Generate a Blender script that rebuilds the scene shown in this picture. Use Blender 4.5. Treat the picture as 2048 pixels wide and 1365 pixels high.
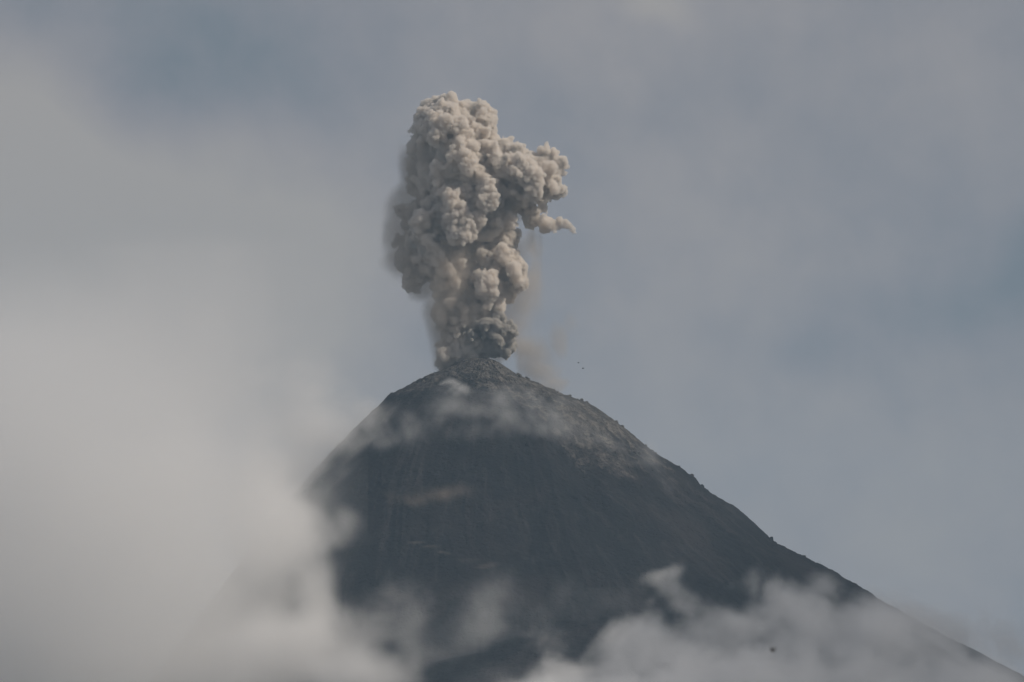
import bpy, bmesh, math, time
import numpy as np
from mathutils import Vector

T0 = time.time()
for o in list(bpy.data.objects):
    bpy.data.objects.remove(o)
scene = bpy.context.scene
COL = scene.collection
R = math.radians

# ------------------------------------------------------------------ camera
PITCH = R(5.0)
CAM = np.array([0.0, -12000.0, 60.0])
FPX = 12000.0                                   # focal length in photograph pixels
cam_d = bpy.data.cameras.new('camera')
cam_d.sensor_width = 36.0
cam_d.lens = FPX * 36.0 / 2048.0
cam_d.clip_start = 1.0
cam_d.clip_end = 120000.0
cam_d.dof.use_dof = True
cam_d.dof.focus_distance = 12000.0
cam_d.dof.aperture_fstop = 3.5
cam = bpy.data.objects.new('camera', cam_d)
COL.objects.link(cam)
cam.location = CAM.tolist()
cam.rotation_euler = (math.pi / 2 + PITCH, 0, 0)
scene.camera = cam

# ------------------------------------------------------------------ world, sun, exposure
SUN_EL, SUN_AZ = R(40.0), R(76.0)               # azimuth: degrees to the right of the line from the scene to the camera
sun_dir = Vector((math.sin(SUN_AZ) * math.cos(SUN_EL), -math.cos(SUN_AZ) * math.cos(SUN_EL), math.sin(SUN_EL)))
sun_d = bpy.data.lights.new('sun', 'SUN')
sun_d.energy = 5.0
sun_d.angle = R(0.5)
sun_d.color = (1.0, 0.90, 0.78)
sun = bpy.data.objects.new('sun', sun_d)
COL.objects.link(sun)
sun.rotation_euler = sun_dir.to_track_quat('Z', 'Y').to_euler()

scene.view_settings.view_transform = 'Standard'
scene.view_settings.look = 'None'
scene.view_settings.gamma = 1.0
scene.view_settings.exposure = -0.75
scene.view_settings.use_curve_mapping = False
scene.display_settings.display_device = 'sRGB'

scene.render.engine = 'CYCLES'
cy = scene.cycles
cy.use_denoising = True
try:
    cy.denoiser = 'OPENIMAGEDENOISE'
    cy.denoising_input_passes = 'RGB_ALBEDO_NORMAL'
except Exception:
    pass
cy.max_bounces = 18
cy.diffuse_bounces = 2
cy.volume_bounces = 16
cy.transparent_max_bounces = 16
cy.volume_step_rate = 1.0
cy.volume_max_steps = 256
cy.sample_clamp_indirect = 4.0
cy.caustics_reflective = False
cy.caustics_refractive = False


class NT:
    """small helper round a node tree"""
    def __init__(self, tree):
        self.t = tree
        tree.nodes.clear()

    def n(self, kind, inp=None, **kw):
        nd = self.t.nodes.new(kind)
        for k, v in kw.items():
            setattr(nd, k, v)
        for k, v in (inp or {}).items():
            if isinstance(v, bpy.types.NodeSocket):
                self.t.links.new(v, nd.inputs[k])
            else:
                nd.inputs[k].default_value = v
        return nd

    def m(self, op, a, b=0.0, c=0.0, clamp=False):
        nd = self.n('ShaderNodeMath', {0: a, 1: b, 2: c}, operation=op)
        nd.use_clamp = clamp
        return nd.outputs[0]

    def vm(self, op, a, b=(0, 0, 0), out=0):
        return self.n('ShaderNodeVectorMath', {0: a, 1: b}, operation=op).outputs[out]

    def mixc(self, f, a, b):
        nd = self.n('ShaderNodeMix', {0: f, 6: a, 7: b}, data_type='RGBA')
        return nd.outputs[2]

    def ramp(self, f, stops):
        nd = self.n('ShaderNodeValToRGB', {0: f})
        e = nd.color_ramp.elements
        while len(e) < len(stops):
            e.new(0.5)
        for el, (p, c) in zip(e, stops):
            el.position = p
            el.color = tuple(c) + (1,) if len(c) == 3 else c
        return nd.outputs[0]

    def smooth(self, v, lo, hi):
        nd = self.n('ShaderNodeMapRange', {0: v, 1: lo, 2: hi}, interpolation_type='SMOOTHSTEP')
        return nd.outputs[0]


def direction(px, py):
    f = np.array([0, math.cos(PITCH), math.sin(PITCH)])
    u = np.array([0, -math.sin(PITCH), math.cos(PITCH)])
    d = f * FPX + np.array([1.0, 0, 0]) * (px - 1024.0) + u * (682.5 - py)
    return d / np.linalg.norm(d)


def P(px, py, Y=0.0):
    """the point of the world at depth Y that the photograph shows at (px, py)"""
    d = direction(px, py)
    return CAM + d * ((Y - CAM[1]) / d[1])


def PXof(p):
    """pixel scale helper: metres per photograph pixel at depth Y"""
    return (p - CAM[1]) / FPX


world = bpy.data.worlds.new('World')
scene.world = world
world.use_nodes = True
w = NT(world.node_tree)
tc = w.n('ShaderNodeTexCoord')
vec = tc.outputs['Generated']
sky = w.n('ShaderNodeTexSky', sky_type='NISHITA')
sky.sun_disc = False
sky.sun_elevation = SUN_EL
sky.sun_rotation = math.pi - SUN_AZ
sky.air_density = 1.0
sky.dust_density = 2.0
bg_sky = w.n('ShaderNodeBackground', {'Color': sky.outputs[0], 'Strength': 0.10})
# broken cloud deck of the sky: warm pale masses and blue grey thinner places
wn = w.n('ShaderNodeTexNoise', {'Vector': vec, 'Scale': 9.0, 'Detail': 3.0, 'Roughness': 0.5})
warp = w.vm('MULTIPLY', w.vm('SUBTRACT', wn.outputs['Color'], (0.5, 0.5, 0.5)), (0.022, 0.022, 0.022))
vec2 = w.vm('ADD', vec, warp)


def lobe(px, py, rad_px, amp, sx=1.0, sz=1.0):
    """soft cloud mass in the sky centred on a bearing; radius in photograph pixels"""
    d = direction(px, py)
    q = w.vm('MULTIPLY', w.vm('SUBTRACT', vec2, tuple(d)), (1 / sx, 1.0, 1 / sz))
    L = w.n('ShaderNodeVectorMath', {0: q}, operation='LENGTH').outputs['Value']
    g = w.n('ShaderNodeMapRange', {0: L, 1: 0.0, 2: rad_px / FPX, 3: amp, 4: 0.0}, interpolation_type='SMOOTHSTEP')
    return g.outputs[0]


def total(xs):
    s = xs[0]
    for x in xs[1:]:
        s = w.m('ADD', s, x)
    return s


n1 = w.n('ShaderNodeTexNoise', {'Vector': vec2, 'Scale': 26.0, 'Detail': 5.0, 'Roughness': 0.55}).outputs[0]
n2 = w.n('ShaderNodeTexNoise', {'Vector': vec2, 'Scale': 7.0, 'Detail': 3.0, 'Roughness': 0.5}).outputs[0]
n3 = w.n('ShaderNodeTexNoise', {'Vector': vec2, 'Scale': 75.0, 'Detail': 4.0, 'Roughness': 0.55}).outputs[0]
# warmth/brightness of the cloud deck (0 = thin blue grey, 1 = thick pale warm grey)
base = total([
    w.m('MULTIPLY', w.m('SUBTRACT', n1, 0.5), 0.95),
    w.m('MULTIPLY', w.m('SUBTRACT', n2, 0.5), 0.30), w.m('MULTIPLY', w.m('SUBTRACT', n3, 0.5), 0.50),
    lobe(150, 900, 950, 0.62, 0.9, 1.3), lobe(-20, 350, 440, 0.75, 1.0, 1.0), lobe(150, 520, 420, 0.30), lobe(580, 540, 450, 0.34, 1.0, 1.1), lobe(520, 620, 430, 0.26, 0.9, 1.5), lobe(1500, 900, 700, 0.12),
    lobe(330, 130, 330, -0.40, 1.3, 0.8), lobe(700, 60, 300, -0.14, 1.4, 0.7), lobe(60, 0, 260, -0.20, 1.6, 0.6),
    lobe(1310, 5, 110, 0.55, 1.0, 0.55), lobe(1370, 20, 60, 0.3), lobe(1560, 20, 520, 0.06),
    lobe(1900, 130, 300, 0.10), lobe(1700, 980, 520, 0.14, 1.2, 0.9), lobe(1900, 1180, 400, 0.2), lobe(1450, 250, 500, 0.10),
    lobe(2045, 490, 130, -0.34, 0.6, 1.3), lobe(1860, 610, 260, -0.26, 1.3, 0.42), lobe(1980, 560, 140, -0.12), lobe(1640, 690, 120, -0.16, 1.3, 0.7), lobe(1650, 700, 160, -0.08), lobe(2000, 800, 300, 0.10),
])
deck = w.m('ADD', base, 0.40, clamp=True)
col = w.ramp(deck, [(0.0, (0.27, 0.315, 0.37)), (0.30, (0.395, 0.398, 0.442)), (0.60, (0.512, 0.485, 0.50)), (1.0, (0.625, 0.58, 0.55))])
bg_cl = w.n('ShaderNodeBackground', {'Color': col, 'Strength': 1.0})
# the deck covers nearly all of the sky and thins overhead
cover = w.smooth(w.n('ShaderNodeSeparateXYZ', {0: vec}).outputs[2], 0.75, 0.2)
cover = w.m('MULTIPLY_ADD', cover, 0.25, 0.70)
mx = w.n('ShaderNodeMixShader', {0: cover, 1: bg_sky.outputs[0], 2: bg_cl.outputs[0]})
w.n('ShaderNodeOutputWorld', {0: mx.outputs[0]})


# ------------------------------------------------------------------ helpers
def link(o, parent=None):
    COL.objects.link(o)
    if parent is not None:
        o.parent = parent
    return o


def tag(o, label=None, cat=None, group=None, kind=None):
    if label:
        o['label'] = label
    if cat:
        o['category'] = cat
    if group:
        o['group'] = group
    if kind:
        o['kind'] = kind
    return o


def mesh_from(name, verts, faces, mat=None, smooth=True):
    me = bpy.data.meshes.new(name)
    verts = np.asarray(verts, dtype=np.float32)
    faces = np.asarray(faces, dtype=np.int32)
    nv, nf = len(verts), len(faces)
    k = faces.shape[1]
    me.vertices.add(nv)
    me.vertices.foreach_set('co', verts.ravel())
    me.loops.add(nf * k)
    me.loops.foreach_set('vertex_index', faces.ravel())
    me.polygons.add(nf)
    me.polygons.foreach_set('loop_start', np.arange(0, nf * k, k, dtype=np.int32))
    me.polygons.foreach_set('use_smooth', np.full(nf, smooth))
    me.update()
    me.validate()
    if mat:
        me.materials.append(mat)
    return me


def lattice_noise(p, cell, seed):
    """smooth value noise at points p (n,3) -> 0..1"""
    N = 64
    lat = np.random.RandomState(seed).rand(N, N, N).astype(np.float32)
    q = (p / cell).astype(np.float32)
    i = np.floor(q)
    f = q - i
    f = f * f * (3 - 2 * f)
    i = i.astype(np.int32)
    x0, y0, z0 = (i[:, 0] % N), (i[:, 1] % N), (i[:, 2] % N)
    x1, y1, z1 = (x0 + 1) % N, (y0 + 1) % N, (z0 + 1) % N
    fx, fy, fz = f[:, 0], f[:, 1], f[:, 2]
    a = lat[x0, y0, z0] * (1 - fx) + lat[x1, y0, z0] * fx
    b = lat[x0, y1, z0] * (1 - fx) + lat[x1, y1, z0] * fx
    c = lat[x0, y0, z1] * (1 - fx) + lat[x1, y0, z1] * fx
    d = lat[x0, y1, z1] * (1 - fx) + lat[x1, y1, z1] * fx
    return (a * (1 - fy) + b * fy) * (1 - fz) + (c * (1 - fy) + d * fy) * fz


def fbm(p, cell, octaves, seed, gain=0.5):
    s, amp, tot = 0.0, 1.0, 0.0
    for k in range(octaves):
        s = s + amp * lattice_noise(p + 17.3 * k, cell / 2 ** k, seed + k)
        tot += amp
        amp *= gain
    return s / tot


def smoothstep(x, lo, hi):
    t = np.clip((x - lo) / (hi - lo), 0, 1)
    return t * t * (3 - 2 * t)


# ------------------------------------------------------------------ volcano
SUMMIT = P(965, 717, 0.0)
right_pts = [(965, 717), (985, 720), (1000, 727), (1020, 740), (1040, 753), (1070, 765), (1100, 779), (1140, 797), (1178, 811), (1200, 825), (1212, 834), (1235, 851),
             (1260, 868), (1290, 893), (1320, 915), (1345, 931), (1380, 957), (1393, 967), (1400, 978), (1420, 992), (1440, 1006), (1462, 1018), (1475, 1025), (1500, 1046), (1530, 1072),
             (1560, 1096), (1590, 1112), (1620, 1129), (1660, 1152), (1700, 1175), (1770, 1213), (1850, 1256), (1950, 1310), (2050, 1366), (2300, 1500)]
left_pts = [(965, 717), (945, 718), (925, 723), (905, 733), (888, 741), (862, 748), (840, 760), (815, 774), (790, 786), (775, 794), (766, 806), (740, 830), (700, 871), (660, 913), (620, 957),
            (580, 1003), (500, 1105), (400, 1235), (300, 1370), (220, 1480)]


def profile(pts):
    w_ = np.array([P(x, y, 0.0) for x, y in pts])
    r = np.abs(w_[:, 0] - SUMMIT[0])
    d = SUMMIT[2] - w_[:, 2]
    r = np.append(r, [3000, 6000])
    d = np.append(d, [SUMMIT[2] - 120, SUMMIT[2] - 5])
    return r, d


RP, LP = profile(right_pts), profile(left_pts)


def ridged(t, seed, n):
    """1-D periodic ridged noise of the bearing, n ridges round"""
    lat = np.random.RandomState(seed).rand(n)
    q = t / (2 * math.pi) * n
    i = np.floor(q).astype(int)
    f = q - i
    f = f * f * (3 - 2 * f)
    v = lat[i % n] * (1 - f) + lat[(i + 1) % n] * f
    return 1 - np.abs(2 * v - 1)


def volcano_height(x, y, rough=True):
    dx, dy = x - SUMMIT[0], y - SUMMIT[1]
    r = np.hypot(dx, dy)
    th = np.arctan2(dy, dx) % (2 * math.pi)
    wr = 0.5 + 0.5 * np.cos(th)
    drop = wr * np.interp(r, *RP) + (1 - wr) * np.interp(r, *LP)
    # the front and the back bulge a little beyond the two outlines
    side = np.abs(np.sin(th))
    drop = drop * (1 - 0.04 * side) + side * smoothstep(r, 15, 120) * 6
    z = SUMMIT[2] - drop
    # crater bowl behind the summit lip
    c = np.hypot(dx + 12, dy - 62)  # centre of the bowl
    z = z - 34 * (1 - smoothstep(c, 14, 50))
    z = z + 5 * np.exp(-((c - 54) / 12) ** 2) * (dy > 20)
    if rough:
        pts = np.stack([x, y, z], -1).astype(np.float32)
        far = smoothstep(r, 60, 500)
        edge = 0.35 + 0.65 * side                   # keep the traced outlines
        tw = th + 0.7 * (fbm(pts, 420, 2, 5) - 0.5)
        g = ridged(tw, 11, 34) * 0.5 + ridged(tw, 12, 75) * 0.3 + ridged(tw, 13, 160) * 0.2
        z = z + (g - 0.6) * (3 + 20 * far) * side * (r > 5)
        z = z + (fbm(pts, 160, 3, 21) - 0.5) * (6 + 54 * far) * edge
        # crags: blocky breaks of the lava, strongest near the top and on the right shoulder
        crag = smoothstep(fbm(pts, 130, 3, 31), 0.40, 0.62)
        blk = np.abs(fbm(pts * np.array([1, 1, 1.6], np.float32), 26, 4, 41, 0.6) - 0.5)
        up = 1 - smoothstep(r, 350, 800)
        z = z + (blk * 26 - 3) * crag * (0.18 + 0.62 * up) * smoothstep(r, 8, 50) * (0.45 + 0.55 * side)
        z = z + (fbm(pts, 11, 3, 51, 0.6) - 0.5) * (5.0 + 5.0 * crag) * smoothstep(r, 0, 30)
    return np.maximum(z, 1.0)


# rings from the summit outwards; bearings dense on the side the camera sees
rr = np.concatenate([[0.0], np.cumsum(np.interp(np.arange(620), [0, 100, 420, 560, 619], [1.6, 2.2, 2.9, 12, 90]))])
th_f = np.linspace(math.pi - 0.25, 2 * math.pi + 0.25, 1150, endpoint=False)
th_b = np.linspace(2 * math.pi + 0.25, 3 * math.pi - 0.25, 170, endpoint=False)
tt = np.concatenate([th_f, th_b])
RR, TT = np.meshgrid(rr[1:], tt, indexing='ij')
vx = SUMMIT[0] + RR * np.cos(TT)
vy = SUMMIT[1] + RR * np.sin(TT)
vz = volcano_height(vx.ravel(), vy.ravel())
verts = np.stack([vx.ravel(), vy.ravel(), vz], -1)
nr, nt = RR.shape
a = (np.arange(nr - 1)[:, None] * nt + np.arange(nt)[None, :]).ravel()
b = (np.arange(nr - 1)[:, None] * nt + (np.arange(nt) + 1)[None, :] % nt).ravel()
quads = np.stack([a, a + nt, b + nt, b], -1)
# small cap over the innermost ring
verts = np.vstack([verts, [[SUMMIT[0], SUMMIT[1], verts[:nt, 2].mean()]]])
cap = np.stack([np.full(nt, len(verts) - 1), np.arange(nt), (np.arange(nt) + 1) % nt, (np.arange(nt) + 1) % nt], -1)

m_rock = bpy.data.materials.new('volcanic_slope')
m_rock.use_nodes = True
s = NT(m_rock.node_tree)
geo = s.n('ShaderNodeNewGeometry')
pos = geo.outputs['Position']
rel = s.vm('SUBTRACT', pos, tuple(SUMMIT))
rad = s.n('ShaderNodeVectorMath', {0: rel}, operation='LENGTH').outputs['Value']
nb = s.n('ShaderNodeTexNoise', {'Vector': pos, 'Scale': 0.006, 'Detail': 5.0, 'Roughness': 0.6}).outputs[0]
nm = s.n('ShaderNodeTexNoise', {'Vector': pos, 'Scale': 0.035, 'Detail': 6.0, 'Roughness': 0.68}).outputs[0]
nf = s.n('ShaderNodeTexNoise', {'Vector': pos, 'Scale': 0.14, 'Detail': 4.0, 'Roughness': 0.7}).outputs[0]
sep = s.n('ShaderNodeSeparateXYZ', {0: rel})
# pale ash lies round the vent and down the right shoulder
east = s.m('MULTIPLY', s.smooth(sep.outputs[0], -40.0, 240.0), 270.0)
reach = s.m('ADD', 190.0, east)
ashy = s.m('SUBTRACT', reach, rad)
ashy = s.m('MULTIPLY_ADD', ashy, 0.0040, 0.30)
ashy = s.m('ADD', ashy, s.m('MULTIPLY', s.m('SUBTRACT', nb, 0.5), 1.6))
ashy = s.m('ADD', ashy, s.m('MULTIPLY', s.m('SUBTRACT', nm, 0.5), 1.7))
ash_f = s.smooth(ashy, 0.25, 1.0)
# streaks of pale rubble run down the fall line, crossed by dark lava ledges
bearing = s.m('ARCTAN2', sep.outputs[1], sep.outputs[0])
mp = s.n('ShaderNodeCombineXYZ', {0: s.m('MULTIPLY', bearing, 15.0), 1: s.m('MULTIPLY', rad, 0.0065), 2: s.m('MULTIPLY', nb, 2.5)}).outputs[0]
ns = s.n('ShaderNodeTexNoise', {'Vector': mp, 'Scale': 1.0, 'Detail': 7.0, 'Roughness': 0.66, 'Distortion': 0.8}).outputs[0]
dark = s.mixc(nm, (0.009, 0.011, 0.015, 1), (0.034, 0.036, 0.041, 1))
dark = s.mixc(s.m('MULTIPLY', s.smooth(nb, 0.42, 0.68), 0.7), dark, (0.048, 0.043, 0.046, 1))
dark = s.mixc(s.m('MULTIPLY', s.smooth(ns, 0.50, 0.68), 0.5), dark, (0.076, 0.069, 0.072, 1))
mid = s.mixc(nf, (0.035, 0.035, 0.037, 1), (0.13, 0.122, 0.115, 1))
pale = s.mixc(nf, (0.10, 0.094, 0.088, 1), (0.30, 0.275, 0.245, 1))
spots = s.smooth(s.m('ADD', s.m('MULTIPLY', ns, 0.5), s.m('MULTIPLY', nm, 0.5)), 0.46, 0.60)
colr = s.mixc(ash_f, dark, s.mixc(spots, mid, pale))
bmp = s.n('ShaderNodeBump', {'Height': s.m('ADD', nf, nm), 'Strength': 1.0, 'Distance': 9.0})
pb = s.n('ShaderNodeBsdfPrincipled', {'Base Color': colr, 'Roughness': 0.95, 'Normal': bmp.outputs[0], 'Specular IOR Level': 0.1})
s.n('ShaderNodeOutputMaterial', {0: pb.outputs[0]})

vol_me = mesh_from('volcano', verts, quads, m_rock)
bm = bmesh.new()
bm.from_mesh(vol_me)
bm.verts.ensure_lookup_table()
top_v = bm.verts[len(verts) - 1]
for k in range(nt):
    try:
        bm.faces.new((top_v, bm.verts[k], bm.verts[(k + 1) % nt]))
    except ValueError:
        pass
bmesh.ops.recalc_face_normals(bm, faces=bm.faces[:])
bm.to_mesh(vol_me)
bm.free()
for p_ in vol_me.polygons:
    pass
vol_me.polygons.foreach_set('use_smooth', np.ones(len(vol_me.polygons), dtype=bool))
volcano = link(bpy.data.objects.new('mountain', vol_me))
tag(volcano, 'dark steep volcano cone with pale ash round its vent, half hidden in mist', None, None, 'structure')

# the land round the foot of the volcano, out to the horizon
m_land = bpy.data.materials.new('forest_land')
m_land.use_nodes = True
s = NT(m_land.node_tree)
ln = s.n('ShaderNodeTexNoise', {'Vector': s.n('ShaderNodeNewGeometry').outputs['Position'], 'Scale': 0.002, 'Detail': 8.0, 'Roughness': 0.65}).outputs[0]
pb = s.n('ShaderNodeBsdfPrincipled', {'Base Color': s.mixc(ln, (0.02, 0.035, 0.015, 1), (0.08, 0.085, 0.05, 1)), 'Roughness': 1.0})
s.n('ShaderNodeOutputMaterial', {0: pb.outputs[0]})
g = np.concatenate([np.linspace(-30000, -8000, 12), np.linspace(-7000, 7000, 36), np.linspace(8000, 30000, 12)])
GX, GY = np.meshgrid(g, g - 4000, indexing='ij')
gp = np.stack([GX.ravel(), GY.ravel(), np.zeros(GX.size)], -1).astype(np.float32)
gz = (fbm(gp, 4000, 3, 77) - 0.5) * 60 - 12
ng = len(g)
a = (np.arange(ng - 1)[:, None] * ng + np.arange(ng - 1)[None, :]).ravel()
ground = link(bpy.data.objects.new('ground', mesh_from('ground', np.stack([gp[:, 0], gp[:, 1], gz], -1), np.stack([a, a + ng, a + ng + 1, a + 1], -1), m_land)))
tag(ground, 'wooded land far below round the foot of the volcano', None, None, 'structure')

# ------------------------------------------------------------------ rocks lying on the slope (parts of the mountain)
rng = np.random.RandomState(4)
rock_meshes = []
for k in range(5):
    bm = bmesh.new()
    bmesh.ops.create_icosphere(bm, subdivisions=1, radius=1.0)
    for v in bm.verts:
        v.co *= 0.72 + 0.5 * rng.rand()
        v.co.z *= 0.8
    me = bpy.data.meshes.new('rock')
    bm.to_mesh(me)
    bm.free()
    me.materials.append(m_rock)
    rock_meshes.append(me)
n_rock = 0
for k in range(900):
    if n_rock >= 150:
        break
    if k % 3 == 0:                                   # along the right skyline
        px = rng.uniform(1010, 1640)
        x = P(px, 900, 0)[0]
        y = rng.uniform(-14, 6)
    else:                                            # scattered over the upper right face
        ang = rng.uniform(math.pi * 1.45, math.pi * 2.0)
        rad_ = rng.uniform(25, 420)
        x, y = SUMMIT[0] + rad_ * math.cos(ang), rad_ * math.sin(ang)
    z = float(volcano_height(np.array([x]), np.array([y]))[0])
    sz = (1.2 + 3.2 * rng.rand() ** 2.5) * (1.5 if k % 3 == 0 else 1.0) * (1.5 if rng.rand() < 0.1 else 1.0)
    o = bpy.data.objects.new('rock', rock_meshes[k % 5])
    link(o, volcano)
    o.location = (x, y, z + sz * 0.15)
    o.scale = (sz * rng.uniform(0.8, 1.3), sz * rng.uniform(0.8, 1.3), sz * rng.uniform(0.6, 1.0))
    o.rotation_euler = (rng.uniform(0, 6), rng.uniform(0, 6), rng.uniform(0, 6))
    n_rock += 1
print('volcano', round(time.time() - T0, 1))

# ------------------------------------------------------------------ ash plume
def smoke_mat(name, color, density, aniso=0.0):
    m = bpy.data.materials.new(name)
    m.use_nodes = True
    s = NT(m.node_tree)
    v = s.n('ShaderNodeVolumePrincipled', {'Color': color, 'Density': density, 'Anisotropy': aniso})
    s.n('ShaderNodeOutputMaterial', {'Volume': v.outputs[0]})
    return m


m_ash = smoke_mat('ash_smoke', (0.925, 0.89, 0.845, 1), 0.24)
m_core = bpy.data.materials.new('dense_ash')
m_core.use_nodes = True
s = NT(m_core.node_tree)
cn = s.n('ShaderNodeTexNoise', {'Vector': s.n('ShaderNodeNewGeometry').outputs['Position'], 'Scale': 0.03, 'Detail': 5.0}).outputs[0]
df = s.n('ShaderNodeBsdfDiffuse', {'Color': s.mixc(cn, (0.36, 0.335, 0.30, 1), (0.48, 0.45, 0.405, 1)), 'Roughness': 1.0})
s.n('ShaderNodeOutputMaterial', {0: df.outputs[0]})

# the big billows, seen in the photograph: (x, y, radius, depth towards the camera, group)
BILLOWS = [
    (868, 232, 34, 0, 0), (892, 214, 24, 10, 0), (850, 262, 30, -5, 0), (885, 262, 46, 22, 0), (836, 300, 20, -10, 0),
    (916, 212, 18, 5, 1), (915, 240, 26, 12, 1),
    (950, 222, 26, 0, 1), (970, 232, 20, -5, 1), (960, 255, 28, 5, 1), (975, 275, 22, -8, 1), (935, 262, 28, 18, 1),
    (862, 318, 42, 0, 2), (850, 358, 34, -8, 2), (905, 310, 44, 30, 2), (925, 345, 44, 30, 2), (880, 365, 40, 15, 2), (945, 300, 36, 18, 2),
    (1005, 295, 26, 0, 3), (985, 320, 36, 10, 3), (1030, 318, 30, 5, 3), (1005, 355, 38, 12, 3), (1045, 352, 38, 8, 3), (1072, 372, 34, 5, 3), (1040, 385, 26, 18, 3),
    (1092, 312, 20, 0, 4), (1108, 335, 24, 0, 4), (1100, 365, 30, 5, 4), (1112, 385, 20, -5, 4), (1080, 338, 26, 2, 4),
    (1050, 415, 18, -15, 5), (1085, 414, 14, -18, 5), (1065, 435, 20, -8, 5), (1092, 445, 19, 0, 5), (1106, 455, 12, 2, 5), (1114, 453, 12, 0, 5), (1124, 450, 12, 0, 5), (1136, 451, 12, 0, 5), (1147, 460, 9, 0, 5),
    (968, 400, 34, 30, 6), (985, 375, 26, 15, 6), (940, 425, 30, 38, 6), (1005, 405, 26, 0, 6), (1000, 440, 30, 5, 6), (970, 445, 34, 15, 6), (1020, 470, 22, -10, 6),
    (905, 405, 44, 22, 7), (865, 405, 34, 5, 7), (838, 420, 26, -5, 7), (925, 455, 36, 30, 7), (885, 450, 40, 15, 7), (842, 440, 20, 25, 7), (820, 450, 24, -10, 7),
    (855, 485, 36, 15, 8), (822, 500, 30, -5, 8), (838, 530, 34, 0, 8), (812, 530, 22, -12, 8), (830, 562, 24, -8, 8), (868, 520, 32, 12, 8),
    (905, 500, 34, 5, 9), (945, 495, 34, 0, 9), (985, 490, 30, -5, 9), (905, 545, 36, 5, 9), (945, 540, 34, -5, 9), (1010, 512, 26, 0, 9),
    (1000, 530, 28, 5, 10), (1030, 545, 26, 12, 10), (1036, 565, 18, 16, 10), (965, 558, 22, 30, 10), (978, 578, 24, 30, 10), (1005, 575, 26, 0, 10), (985, 605, 24, 14, 10),
    (905, 590, 34, 0, 11), (945, 595, 30, 0, 11), (900, 632, 33, 0, 11), (940, 635, 32, 2, 11), (975, 630, 26, 5, 11), (905, 670, 28, 0, 11),
    (885, 570, 26, 0, 11), (960, 470, 34, -15, 9), (880, 450, 36, -15, 7), (1000, 440, 30, -20, 6), (940, 680, 26, 0, 12), (975, 685, 18, 5, 12), (800, 420, 14, -10, 7), (798, 480, 14, -10, 8), (815, 575, 14, -8, 8),
    (972, 652, 28, 15, 12), (1000, 660, 26, 20, 12), (1015, 678, 22, 22, 12), (1002, 696, 20, 22, 12), (985, 700, 18, 20, 12), (948, 655, 22, 18, 12),
    (905, 700, 28, 8, 13), (935, 700, 30, 10, 13), (962, 705, 20, 8, 13), (900, 725, 24, 0, 13), (890, 738, 14, 0, 13), (965, 722, 18, 5, 13), (940, 728, 26, 0, 13), (920, 690, 26, 12, 13),
]
PLUME_Y = 40.0
cen, radi, grp = [], [], []
rng = np.random.RandomState(9)


def sphere_dirs(n):
    v = rng.normal(size=(n, 3))
    return v / np.linalg.norm(v, axis=1)[:, None]


# the bright heads that stand proud of the column towards the camera (x, y, radius)
HEADS = [(887, 247, 15), (901, 222, 15), (915, 250, 18), (930, 275, 18), (941, 294, 16), (917, 284, 15), (905, 306, 11), (928, 318, 19), (942, 332, 15), (973, 340, 11), (880, 338, 15),
         (878, 363, 12), (830, 359, 10), (887, 384, 14), (905, 397, 18), (915, 427, 21), (928, 445, 19), (919, 465, 21), (938, 466, 15), (840, 440, 20), (860, 431, 13), (971, 368, 25),
         (976, 397, 21), (1021, 443, 16), (999, 449, 13), (955, 438, 15), (1001, 325, 21), (1017, 345, 16), (1051, 343, 30), (1067, 375, 24), (1053, 395, 13), (1012, 384, 13), (1030, 388, 12),
         (1100, 340, 16), (1108, 372, 14), (855, 480, 16), (869, 494, 12), (965, 505, 14), (1008, 508, 18), (1033, 542, 15), (1042, 562, 12), (978, 562, 18), (987, 583, 13), (965, 574, 13),
         (955, 614, 12), (976, 614, 10), (969, 648, 12), (996, 651, 10), (1012, 655, 10), (1028, 664, 9), (1028, 680, 8), (1001, 683, 11), (990, 672, 10), (942, 671, 12), (912, 662, 11),
         (895, 540, 15), (915, 565, 13), (888, 575, 12), (925, 530, 12), (900, 605, 14), (925, 615, 12), (885, 635, 12), (908, 640, 11), (930, 645, 11), (880, 520, 14), (960, 232, 14), (950, 250, 12), (975, 262, 12), (868, 240, 16), (870, 275, 16), (845, 285, 12), (1030, 315, 14), (985, 300, 14), (830, 520, 14), (815, 545, 10), (1085, 440, 12), (1100, 447, 11)]
NB = len(BILLOWS)
for (hx, hy, hr) in HEADS:
    best_, bg_ = -60.0, 0
    for (bx, by, br, bd, gk) in BILLOWS[:NB]:
        dd_ = (hx - bx) ** 2 + (hy - by) ** 2
        if dd_ < br * br:
            f_ = bd + math.sqrt(br * br - dd_) / 1.3
            if f_ > best_:
                best_, bg_ = f_, gk
    BILLOWS.append((hx, hy, hr, best_ + 0.55 * hr, bg_))
for bi, (px, py, r_, dep, gk) in enumerate(BILLOWS):
    c0 = P(px, py, PLUME_Y - dep * 1.3)
    r_ = r_ * 1.10
    r0 = r_ * 0.78
    cen.append(c0); radi.append(r0); grp.append(gk)
    rough = 1.0
    for d1 in sphere_dirs(int(9 + r_ * 0.30)):
        if d1[1] > 0.6 or (bi < NB and d1[1] < -0.75):
            continue
        r1 = r_ * (0.16 + 0.46 * rng.rand() ** 1.6)
        c1 = c0 + d1 * (r_ - r1 * rng.uniform(0.45, 0.85))
        cen.append(c1); radi.append(r1); grp.append(gk)
        for d2 in sphere_dirs(9):
            if d2 @ d1 < -0.1:
                continue
            r2 = r1 * rng.uniform(0.25, 0.5)
            cen.append(c1 + d2 * (r1 - r2 * 0.45)); radi.append(r2); grp.append(gk)
cen, radi, grp = np.array(cen), np.array(radi), np.array(grp)
print('spheres', len(cen))


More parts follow.
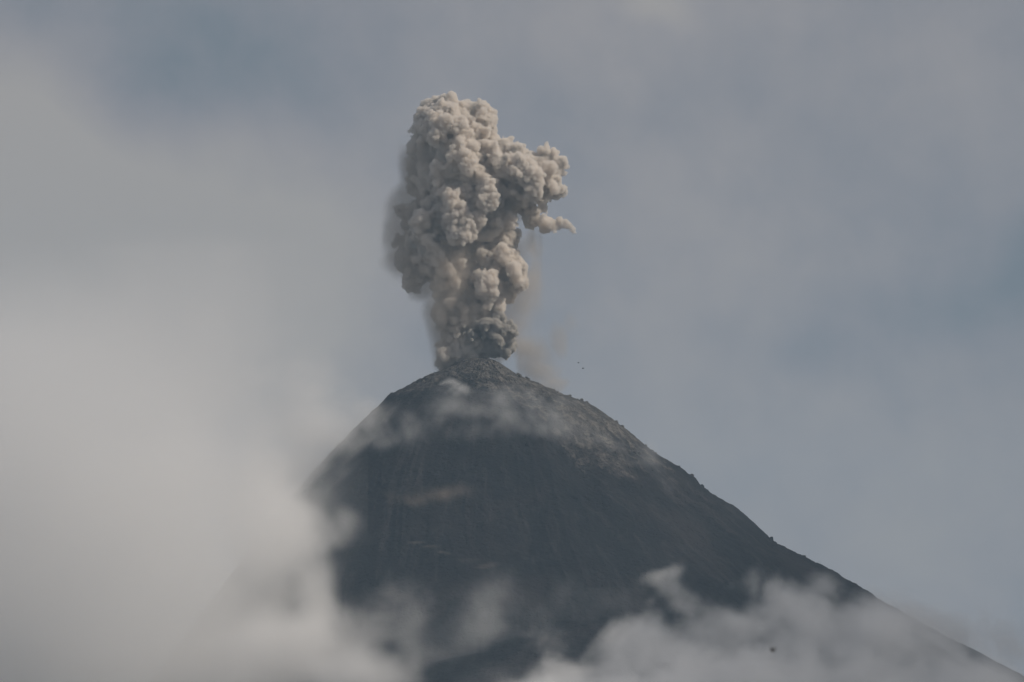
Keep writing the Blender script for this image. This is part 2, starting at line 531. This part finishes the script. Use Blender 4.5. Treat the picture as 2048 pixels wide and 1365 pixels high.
def unit_ico(sub):
    bm = bmesh.new()
    bmesh.ops.create_icosphere(bm, subdivisions=sub, radius=1.0)
    v = np.array([x.co[:] for x in bm.verts])
    f = np.array([[q.index for q in x.verts] for x in bm.faces])
    bm.free()
    return v, f


def cluster(name, grow, voxel, displ, groups=None):
    V, F, off = [], [], 0
    icos = {2: unit_ico(2), 3: unit_ico(3)}
    for c, r_, g_ in zip(cen, radi, grp):
        if groups is not None and g_ not in groups:
            continue
        r2 = r_ + grow
        if r2 < voxel * 1.2:
            continue
        v, f = icos[3 if r2 > 14 else 2]
        V.append(v * r2 + c); F.append(f + off); off += len(v)
    me = mesh_from(name, np.vstack(V), np.vstack(F))
    o = link(bpy.data.objects.new(name, me))
    md = o.modifiers.new('remesh', 'REMESH')
    md.mode = 'VOXEL'
    md.voxel_size = voxel
    md.use_smooth_shade = True
    sm = o.modifiers.new('smooth', 'SMOOTH')
    sm.iterations = 2
    sm.factor = 0.5
    dg = bpy.context.evaluated_depsgraph_get()
    ev = bpy.data.meshes.new_from_object(o.evaluated_get(dg))
    bpy.data.objects.remove(o)
    n = len(ev.vertices)
    co = np.empty(n * 3, np.float32)
    ev.vertices.foreach_get('co', co)
    co = co.reshape(-1, 3)
    nor = np.empty(n * 3, np.float32)
    ev.vertex_normals.foreach_get('vector', nor)
    nor = nor.reshape(-1, 3)
    if displ:
        # cauliflower relief: rounded bumps with sharp creases between
        act = 0.35 + 0.9 * smoothstep(fbm(co, 70, 2, 71), 0.38, 0.62)
        bump = np.abs(fbm(co, 30, 2, 60) - 0.5) * 2 * 11.0 + act * (np.abs(fbm(co, 14, 2, 61) - 0.5) * 2 * 8.5 + np.abs(fbm(co, 6.5, 2, 63) - 0.5) * 2 * 5.0)
        co = co + nor * (bump - 5.0)[:, None]
    ev.vertices.foreach_set('co', co.ravel())
    ev.update()
    return ev


plume = bpy.data.objects.new('ash_plume', None)
link(plume)
base_p = P(925, 730, PLUME_Y)
plume.location = base_p.tolist()
tag(plume, 'tall brown grey column of billowing ash rising from the volcano summit', 'ash plume')

shell = cluster('smoke', 0.0, 1.6, True, [k for k in range(14) if k != 12])
shell.transform(__import__('mathutils').Matrix.Translation(-Vector(base_p)))
shell.materials.clear()
shell.materials.append(m_ash)
print('shell faces', len(shell.polygons), round(time.time() - T0, 1))
so = link(bpy.data.objects.new('smoke', shell), plume)

burst = cluster('dark_burst', 0.0, 1.4, True, [12])
burst.transform(__import__('mathutils').Matrix.Translation(-Vector(base_p)))
burst.materials.clear()
burst.materials.append(smoke_mat('dark_ash_smoke', (0.70, 0.675, 0.64, 1), 0.40))
bo = link(bpy.data.objects.new('dark_burst', burst), plume)
bo['label'] = 'dark grey fresh ash burst at the foot of the column'

core = cluster('billow', -5.5, 3.2, False)
nv = len(core.vertices)
co = np.empty(nv * 3, np.float32); core.vertices.foreach_get('co', co); co = co.reshape(-1, 3)
nfc = len(core.polygons)
lt = np.empty(nfc, np.int32); core.polygons.foreach_get('loop_total', lt)
li = np.empty(len(core.loops), np.int32); core.loops.foreach_get('vertex_index', li)
assert (lt == 4).all()
fq = li.reshape(-1, 4)
fc = co[fq].mean(1)
big = np.array([P(x, y, PLUME_Y - d * 1.3) for x, y, _, d, _ in BILLOWS])
bigr = np.array([b_[2] for b_ in BILLOWS]); bigg = np.array([b_[4] for b_ in BILLOWS])
own = np.zeros(nfc, int); best = np.full(nfc, 1e9)
for k in range(len(big)):
    dd = np.linalg.norm(fc - big[k], axis=1) - bigr[k]
    m_ = dd < best
    best[m_] = dd[m_]; own[m_] = bigg[k]
for gk in range(14):
    f_ = fq[own == gk]
    # drop crumbs that are not joined to the main piece of this billow
    lab = {v_: v_ for v_ in np.unique(f_)}

    def root_(v_):
        while lab[v_] != v_:
            lab[v_] = lab[lab[v_]]
            v_ = lab[v_]
        return v_
    for q_ in f_.tolist():
        a_ = root_(q_[0])
        for z_ in q_[1:]:
            lab[root_(z_)] = a_
            a_ = root_(a_)
    rt = np.array([root_(v_) for v_ in f_[:, 0].tolist()])
    vals, cnt = np.unique(rt, return_counts=True)
    f_ = f_[rt == vals[cnt.argmax()]]
    if not len(f_):
        continue
    u, inv = np.unique(f_, return_inverse=True)
    me = mesh_from('billow', co[u] - base_p, inv.reshape(-1, 4), m_core)
    link(bpy.data.objects.new('billow', me), plume)
bpy.data.meshes.remove(core)
print('plume', round(time.time() - T0, 1))


# ------------------------------------------------------------------ voxel clouds: mist, steam and drifting ash
def front_y(px, py):
    """depth of the mountain face the photograph shows at (px, py)"""
    ys = np.arange(-2600.0, 60.0, 10.0)
    pts = np.array([P(px, py, y) for y in ys])
    h = volcano_height(pts[:, 0], pts[:, 1], rough=False)
    hit = np.nonzero(h > pts[:, 2])[0]
    return ys[hit[0]] if len(hit) else 0.0


def voxel_cloud(name, lo, hi, step, field, mat):
    lo, hi = np.array(lo, float), np.array(hi, float)
    n = np.maximum(2, np.round((hi - lo) / step).astype(int) + 1)
    ax = [np.linspace(lo[k], hi[k], n[k], dtype=np.float32) for k in range(3)]
    g = np.stack(np.meshgrid(*ax, indexing='ij'), -1).reshape(-1, 3)
    den = np.zeros(len(g), np.float32)
    for i0 in range(0, len(g), 400000):
        den[i0:i0 + 400000] = field(g[i0:i0 + 400000])
    # fade out at the faces of the box
    sp = (hi - lo) / (n - 1)
    me = bpy.data.meshes.new(name + '_density')
    me.vertices.add(len(den))
    at = me.attributes.new('d', 'FLOAT', 'POINT')
    at.data.foreach_set('value', den)
    src = bpy.data.objects.new(name + '_density', me)
    tree = bpy.data.node_groups.new(name, 'GeometryNodeTree')
    tree.interface.new_socket('Geometry', in_out='INPUT', socket_type='NodeSocketGeometry')
    tree.interface.new_socket('Geometry', in_out='OUTPUT', socket_type='NodeSocketGeometry')
    q = NT(tree)
    gi = q.n('NodeGroupInput')
    posn = q.n('GeometryNodeInputPosition').outputs[0]
    idx = q.vm('DIVIDE', q.vm('SUBTRACT', posn, tuple(lo)), tuple(sp))
    sx = q.n('ShaderNodeSeparateXYZ', {0: q.vm('FLOOR', q.vm('ADD', idx, (0.5, 0.5, 0.5)))})
    flat = q.m('ADD', q.m('MULTIPLY', q.m('ADD', q.m('MULTIPLY', sx.outputs[0], float(n[1])), sx.outputs[1]), 1.0), 0.0)
    # whole numbers beyond 2^24 lose their last digit as floats: add in integers
    ia = q.n('FunctionNodeFloatToInt', {0: flat}).outputs[0]
    iz = q.n('FunctionNodeFloatToInt', {0: sx.outputs[2]}).outputs[0]
    mul = q.n('FunctionNodeIntegerMath', {0: ia, 1: int(n[2])}, operation='MULTIPLY').outputs[0]
    tot = q.n('FunctionNodeIntegerMath', {0: mul, 1: iz}, operation='ADD').outputs[0]
    na = q.n('GeometryNodeInputNamedAttribute', {0: 'd'}, data_type='FLOAT')
    smp = q.n('GeometryNodeSampleIndex', {0: gi.outputs[0]}, data_type='FLOAT', domain='POINT')
    tree.links.new(na.outputs[0], smp.inputs['Value'])
    tree.links.new(tot, smp.inputs['Index'])
    vc = q.n('GeometryNodeVolumeCube', {'Density': smp.outputs[0], 'Background': 0.0, 'Min': tuple(lo), 'Max': tuple(hi),
                                        'Resolution X': int(n[0]), 'Resolution Y': int(n[1]), 'Resolution Z': int(n[2])})
    st = q.n('GeometryNodeSetMaterial', {0: vc.outputs[0], 'Material': mat})
    q.n('NodeGroupOutput', {0: st.outputs[0]})
    me.materials.append(mat)
    src.name = name
    md = src.modifiers.new('density', 'NODES')
    md.node_group = tree
    link(src)
    print(name, n, 'mean', float(den.mean()), round(time.time() - T0, 1))
    return src


def blobs(g, lst, sharp=1.0):
    """union of soft ellipsoids: (px, py, Y, rx, ry(depth), rz, strength)"""
    e = np.full(len(g), -9.0, np.float32)
    for (px, py, Y, rx, ry, rz, st) in lst:
        c = P(px, py, Y)
        d = ((g[:, 0] - c[0]) / rx) ** 2 + ((g[:, 1] - c[1]) / ry) ** 2 + ((g[:, 2] - c[2]) / rz) ** 2
        e = np.maximum(e, st * (1 - np.sqrt(d))) if sharp else e + st * np.exp(-d)
    return e


def grid_mat(name, color, scale, aniso=0.0):
    m = bpy.data.materials.new(name)
    m.use_nodes = True
    s = NT(m.node_tree)
    v = s.n('ShaderNodeVolumePrincipled', {'Color': color, 'Density': scale, 'Density Attribute': 'density', 'Anisotropy': aniso})
    s.n('ShaderNodeOutputMaterial', {'Volume': v.outputs[0]})
    return m
print('front depth samples', [(q, front_y(*q)) for q in [(1000, 800), (1000, 1000), (1000, 1300), (700, 1100), (1400, 1200), (1700, 1250)]])
def patches(lst, dens, amp, cell, seed, lo=0.0, hi=0.45, octaves=4, stretch=(1, 1, 1)):
    """density field of ragged soft masses; lst entries are (px, py, metres in front of the slope, rx, ry, rz, strength)"""
    full = [(px, py, front_y(px, py) - f, rx, ry, rz, st) for (px, py, f, rx, ry, rz, st) in lst]
    st_ = np.array(stretch, np.float32)

    def field(g):
        wv = np.stack([lattice_noise(g, 90, seed + 50 + k) for k in range(3)], -1) - 0.5
        e = blobs(g + wv * 40, full)
        out = np.zeros(len(g), np.float32)
        k = e > -0.62 * amp + lo
        if k.any():
            gk = g[k]
            t = fbm(gk * st_ + wv[k] * 50, cell, octaves, seed, 0.64)
            out[k] = smoothstep(e[k] + (t - 0.5) * 2 * amp, lo, hi) * dens
        out[out < dens * 0.004] = 0
        return out
    return field, full


def bounds(full, amp, lo, pad=45):
    c = np.array([P(a_, b_, y) for a_, b_, y, *_ in full])
    # how far out the ragged edge can reach
    r_ = np.array([[q[3], q[4], q[5]] for q in full]) * np.array([[1 + max(0.0, 0.62 * amp - lo) / q[6]] for q in full])
    return (c - r_).min(0) - pad, (c + r_).max(0) + pad


m_mist = grid_mat('mist', (0.985, 0.985, 0.985, 1), 1.0, 0.0)
m_fog = grid_mat('fog', (0.995, 0.992, 0.988, 1), 1.0, 0.0)
m_dust = grid_mat('drifting_ash', (0.76, 0.705, 0.64, 1), 1.0, 0.1)
m_tan = grid_mat('tan_dust', (0.86, 0.72, 0.58, 1), 1.0, 0.1)


def cloud(name, lst, dens, amp, cell, seed, step, mat, label, cat, **kw):
    field, full = patches(lst, dens, amp, cell, seed, **kw)
    lo, hi = bounds(full, amp, kw.get('lo', 0.0))
    o = voxel_cloud(name, lo, hi, step, field, mat)
    tag(o, label, cat, None, 'stuff')
    return o


# the great bank that swallows the left flank: deep and even inside, ragged where it laps over the slope
cloud('cloud_bank', [
    (0, 1100, 700, 700, 560, 600, 1.6), (300, 1050, 560, 300, 460, 440, 1.2), (370, 1220, 520, 270, 420, 260, 1.3), (250, 1400, 600, 620, 500, 300, 1.8), (380, 740, 420, 330, 420, 360, 0.6), (480, 1340, 400, 230, 300, 150, 1.0),
], 0.0045, 0.34, 300, 301, 24.0, m_fog, 'deep pale cloud bank filling the left of the view beside the volcano', 'cloud bank', hi=1.0, octaves=4)
cloud('cloud_bank', [
    (540, 980, 150, 120, 120, 150, 1.2), (560, 1120, 150, 110, 120, 160, 1.3), (600, 1300, 160, 190, 130, 100, 1.4), (700, 1360, 150, 150, 120, 80, 1.2),
    (618, 1200, 140, 56, 100, 130, 0.9), (640, 1085, 110, 60, 80, 60, 0.85), (686, 1055, 90, 30, 50, 46, 0.6), (600, 960, 110, 70, 90, 70, 0.6),
    (735, 835, 50, 56, 60, 30, 0.85), (690, 878, 60, 64, 60, 42, 1.1), (645, 925, 80, 66, 80, 56, 1.2), (595, 960, 110, 90, 110, 90, 1.5), (550, 1060, 150, 120, 120, 160, 1.5), (605, 870, 90, 110, 100, 90, 0.95), (650, 830, 60, 90, 80, 70, 0.6), (575, 800, 90, 150, 110, 120, 0.6), (640, 990, 90, 50, 60, 40, 0.55), (665, 905, 95, 76, 60, 60, 0.95), (705, 858, 80, 64, 50, 44, 0.8),
], 0.012, 0.55, 100, 331, 9.0, m_fog, 'ragged pale cloud edge lapping over the left flank of the volcano', 'cloud bank', hi=1.0, octaves=5, stretch=(1, 0.4, 1))

# broken cloud across the lower right
cloud('cloud_bank', [
    (1300, 1158, 90, 36, 40, 30, 0.75), (1330, 1150, 90, 34, 40, 28, 0.75), (1322, 1185, 95, 48, 50, 40, 0.85), (1360, 1215, 100, 60, 50, 42, 0.9), (1290, 1215, 95, 40, 50, 36, 0.5), (1400, 1245, 100, 70, 60, 40, 0.9), (1250, 1270, 100, 70, 60, 40, 0.6), (1290, 1310, 120, 130, 110, 70, 1.0), (1150, 1385, 130, 130, 110, 70, 1.0),
    (1200, 1450, 150, 280, 150, 100, 1.6), (1450, 1265, 110, 140, 90, 70, 1.0), (1490, 1180, 80, 55, 60, 34, 0.5), (1570, 1215, 90, 110, 80, 60, 0.85), (1640, 1175, 80, 70, 60, 36, 0.5),
    (1450, 1400, 150, 300, 160, 140, 1.5), (1700, 1300, 130, 230, 130, 110, 1.3), (1790, 1260, 130, 170, 110, 66, 0.9), (1830, 1420, 140, 380, 140, 140, 1.5), (1950, 1290, 120, 180, 90, 70, 0.42),
    (1740, 1205, 60, 90, 50, 46, 0.75), (1810, 1245, 60, 110, 60, 60, 1.1), (1880, 1280, 60, 100, 60, 56, 1.0), (1950, 1320, 60, 80, 60, 40, 0.6),
    (1110, 1300, 90, 60, 60, 50, 0.4),
], 0.017, 0.66, 62, 401, 6.5, m_fog, 'grey broken cloud hiding the lower right slope of the volcano', 'cloud bank', hi=0.9, octaves=5, stretch=(1, 0.4, 1))

# thin wisps low on the dark face
cloud('mist_wisp', [
    (985, 1195, 70, 65, 50, 95, 0.6), (945, 1260, 110, 80, 50, 60, 0.5), (760, 1230, 130, 100, 60, 70, 0.5), (720, 1285, 150, 110, 60, 70, 0.65), (830, 1290, 150, 110, 60, 60, 0.45),
    (1000, 1330, 130, 80, 50, 60, 0.4), (1100, 1260, 60, 90, 50, 70, 0.35), (1180, 1200, 60, 80, 50, 50, 0.2),
], 0.007, 0.60, 80, 501, 8.0, m_mist, 'thin grey wisps drifting low across the dark volcano face', 'mist', hi=1.0, octaves=5, stretch=(1, 0.4, 1))

# thin mist just under the summit
cloud('summit_mist', [
    (895, 775, 18, 40, 26, 24, 0.8), (900, 815, 26, 75, 34, 40, 0.75), (950, 830, 32, 115, 40, 48, 0.8), (1020, 835, 30, 110, 40, 48, 0.75),
    (1010, 805, 26, 100, 30, 36, 0.65), (960, 860, 36, 130, 40, 40, 0.6), (880, 840, 30, 70, 36, 46, 0.6), (1060, 850, 34, 90, 40, 40, 0.6), (1100, 860, 36, 140, 44, 52, 0.65), (1210, 880, 36, 140, 44, 55, 0.35), (1290, 935, 32, 120, 40, 55, 0.3), (840, 860, 36, 120, 44, 55, 0.4), (760, 835, 30, 95, 44, 50, 0.75), (710, 890, 40, 120, 50, 70, 0.9), (680, 950, 40, 90, 50, 50, 0.5), (790, 880, 30, 80, 40, 40, 0.45),
    
], 0.013, 0.60, 70, 601, 5.0, m_mist, 'thin grey mist hanging across the slope just below the summit', 'mist', hi=1.0, octaves=5, stretch=(1, 0.4, 1))

cloud('steam_jet', [
    (864, 757, 8, 24, 12, 6, 0.9), (884, 761, 9, 24, 14, 10, 1.0), (902, 770, 10, 26, 16, 17, 0.9), (918, 788, 12, 28, 16, 20, 0.7),
], 0.045, 0.55, 20, 651, 2.5, m_mist, 'small bright white steam jet on the left edge of the summit', 'steam', hi=0.8)

# tan dust raised by rolling rocks and ash drifting off the column
cloud('rockfall_dust', [
    (835, 995, 14, 90, 30, 26, 0.35), (900, 990, 14, 80, 30, 18, 0.5), (840, 1083, 8, 26, 14, 6, 0.8), (868, 1095, 8, 26, 14, 6, 1.0), (900, 1105, 8, 30, 14, 5, 0.9), (940, 1113, 8, 34, 14, 5, 0.55), (985, 1130, 8, 34, 14, 6, 0.4),
], 0.022, 0.30, 40, 701, 4.0, m_tan, 'faint tan streaks of rockfall dust on the dark front slope', 'dust', hi=0.9)
cloud('drifting_ash', [
    (1050, 560, -40, 56, 50, 70, 0.38), (1010, 640, -40, 60, 50, 70, 0.5), (1060, 700, -40, 50, 40, 45, 0.5), (1112, 675, -40, 26, 24, 34, 0.55), (1068, 735, -30, 42, 26, 24, 0.75), (1110, 762, -20, 34, 22, 14, 0.5),
    (1000, 720, -20, 50, 30, 22, 0.5), (1045, 490, -50, 50, 50, 40, 0.35), (1000, 420, -40, 40, 50, 40, 0.4),
    (835, 345, -60, 55, 70, 80, 1.0), (850, 300, -60, 45, 60, 60, 0.7), (860, 390, -70, 50, 40, 50, 0.6), (815, 440, -40, 45, 60, 60, 0.75), (812, 510, -40, 42, 60, 55, 0.75), (845, 575, -40, 34, 50, 26, 0.5), (905, 550, 0, 60, 50, 70, 0.3), (890, 650, -30, 34, 50, 80, 0.55), (892, 715, -30, 26, 40, 34, 0.6), (915, 600, 10, 60, 30, 60, 0.25),

    (1080, 740, -40, 40, 26, 30, 0.65), (1115, 665, -40, 24, 24, 36, 0.6), (1095, 770, -25, 40, 22, 16, 0.7), (800, 470, -50, 34, 50, 70, 0.8), (795, 400, -50, 26, 50, 50, 0.5),
    (900, 545, -75, 60, 26, 60, 0.35), (880, 620, -65, 34, 26, 70, 0.45), (905, 700, -60, 40, 26, 36, 0.8), (960, 600, -60, 60, 24, 60, 0.5), (840, 535, -75, 40, 26, 40, 0.7),
    (1040, 590, -40, 46, 40, 60, 0.42), (1020, 500, -60, 50, 36, 50, 0.6), (950, 720, -50, 70, 26, 24, 0.8), (1130, 640, -40, 26, 24, 30, 0.45),
], 0.026, 0.55, 46, 801, 4.0, m_dust, 'brown veil of thin falling ash trailing beside the eruption column', 'ash cloud', stretch=(1, 1, 0.5))

# unseen cumulus added beyond the right edge to shade the lower right
bm = bmesh.new()
bmesh.ops.create_icosphere(bm, subdivisions=5, radius=1.0)
cv = np.array([v.co[:] for v in bm.verts], np.float32)
lump = 1 + (fbm(cv * 100, 75, 4, 900) - 0.5) * 0.5 + np.abs(fbm(cv * 100, 24, 3, 905) - 0.5) * 0.3
for v, k in zip(bm.verts, lump):
    v.co *= float(k)
    v.co.x *= 520
    v.co.y *= 1700
    v.co.z *= 430
me = bpy.data.meshes.new('added_shade_cloud')
bm.to_mesh(me)
bm.free()
me.polygons.foreach_set('use_smooth', np.ones(len(me.polygons), dtype=bool))
me.materials.append(smoke_mat('cumulus', (0.98, 0.98, 0.98, 1), 0.0013))
cu = link(bpy.data.objects.new('added_shade_cloud', me))
cu.location = (2250, -1100, 1700)
tag(cu, 'unseen grey cumulus cloud added right of the volcano to shade its lower right', 'cloud', None, 'stuff')

# ------------------------------------------------------------------ air
hz = bpy.data.meshes.new('haze')
x0, x1, y0, y1, z0, z1 = -31000, 31000, -35000, 27500, -60, 2700
hv = [(x, y, z) for x in (x0, x1) for y in (y0, y1) for z in (z0, z1)]
hz.from_pydata(hv, [], [(0, 1, 3, 2), (4, 6, 7, 5), (0, 4, 5, 1), (2, 3, 7, 6), (0, 2, 6, 4), (1, 5, 7, 3)])
hz.materials.append(smoke_mat('haze', (0.54, 0.77, 1.0, 1), 1.6e-5))
haze = link(bpy.data.objects.new('haze', hz))
tag(haze, None, None, None, 'stuff')

# ------------------------------------------------------------------ thrown rocks and a bird
m_black = bpy.data.materials.new('black_rock')
m_black.use_nodes = True
m_black.node_tree.nodes['Principled BSDF'].inputs['Base Color'].default_value = (0.02, 0.02, 0.022, 1)
m_black.node_tree.nodes['Principled BSDF'].inputs['Roughness'].default_value = 0.9
for (px, py, sz, lab) in [(1157, 726, 2.0, 'upper of two dark rocks flung into the air right of the summit'),
                          (1166, 737, 2.0, 'lower of two dark rocks flung into the air right of the summit'),
                          (1042, 712, 0.9, 'tiny dark rock in the air just above the summit edge'),
                          (838, 661, 0.9, 'tiny dark rock in the air left of the ash column base'),
                          (648, 66, 0.9, 'tiny dark speck high in the sky left of the ash column')]:
    o = link(bpy.data.objects.new('flying_rock', rock_meshes[int(px) % 5].copy()))
    o.data.materials.clear()
    o.data.materials.append(m_black)
    o.location = P(px, py, -60).tolist()
    o.scale = (sz * 1.1, sz, sz * 0.75)
    tag(o, lab, 'rock', 'rocks thrown up by the eruption')


def bird(px, py, Y, span):
    c = P(px, py, Y)
    bm = bmesh.new()
    s_ = span / 2
    # body: lofted rings along y (flight direction to the left)
    rings = []
    for t, rad_ in [(-0.42, 0.03), (-0.34, 0.10), (-0.2, 0.17), (0.0, 0.19), (0.2, 0.14), (0.4, 0.07), (0.62, 0.02)]:
        rings.append([bm.verts.new((t * s_ * 1.1, math.cos(a_) * rad_ * s_, math.sin(a_) * rad_ * s_)) for a_ in np.linspace(0, 2 * math.pi, 10, endpoint=False)])
    for r0_, r1_ in zip(rings, rings[1:]):
        for k in range(10):
            bm.faces.new((r0_[k], r0_[(k + 1) % 10], r1_[(k + 1) % 10], r1_[k]))
    bm.faces.new(rings[0]); bm.faces.new(rings[-1])
    me = bpy.data.meshes.new('body'); bm.to_mesh(me); bm.free()
    me.materials.append(m_black)
    root = link(bpy.data.objects.new('bird', None))
    root.location = c.tolist()
    root.rotation_euler = (0.1, 0.0, 0.5)
    link(bpy.data.objects.new('body', me), root)
    for sg in (-1, 1):
        # wing: tapered, swept, thick at the root
        sec = [(0.10, -0.24, 0.20, 0.04, 0.04), (0.42, -0.24, 0.18, 0.34, 0.03), (0.75, -0.10, 0.20, 0.58, 0.02), (0.95, 0.12, 0.20, 0.70, 0.005)]
        bm = bmesh.new(); prev = None
        for (o_, le, te, up, th_) in sec:
            ring = [bm.verts.new((x_ * s_, sg * o_ * s_, (up + z_) * s_)) for x_, z_ in ((le, 0), ((le + te) / 2, th_), (te, 0), ((le + te) / 2, -th_))]
            if prev:
                for k in range(4):
                    bm.faces.new((prev[k], prev[(k + 1) % 4], ring[(k + 1) % 4], ring[k]))
            else:
                bm.faces.new(ring)
            prev = ring
        bm.faces.new(prev)
        bmesh.ops.recalc_face_normals(bm, faces=bm.faces[:])
        me = bpy.data.meshes.new('wing'); bm.to_mesh(me); bm.free()
        me.materials.append(m_black)
        link(bpy.data.objects.new('wing', me), root)
    bm = bmesh.new()
    v_ = [bm.verts.new(q) for q in ((0.5 * s_, -0.03 * s_, 0), (0.5 * s_, 0.03 * s_, 0), (0.78 * s_, 0.12 * s_, 0), (0.78 * s_, -0.12 * s_, 0))]
    f_ = bm.faces.new(v_)
    ex = bmesh.ops.extrude_face_region(bm, geom=[f_])
    bmesh.ops.translate(bm, verts=[q for q in ex['geom'] if isinstance(q, bmesh.types.BMVert)], vec=(0, 0, 0.015 * s_))
    me = bpy.data.meshes.new('tail'); bm.to_mesh(me); bm.free()
    me.materials.append(m_black)
    link(bpy.data.objects.new('tail', me), root)
    tag(root, 'small dark blurred bird flying before the cloud at lower right', 'bird')


bird(1545, 1302, CAM[1] + 80, 0.15)
print('done', round(time.time() - T0, 1))
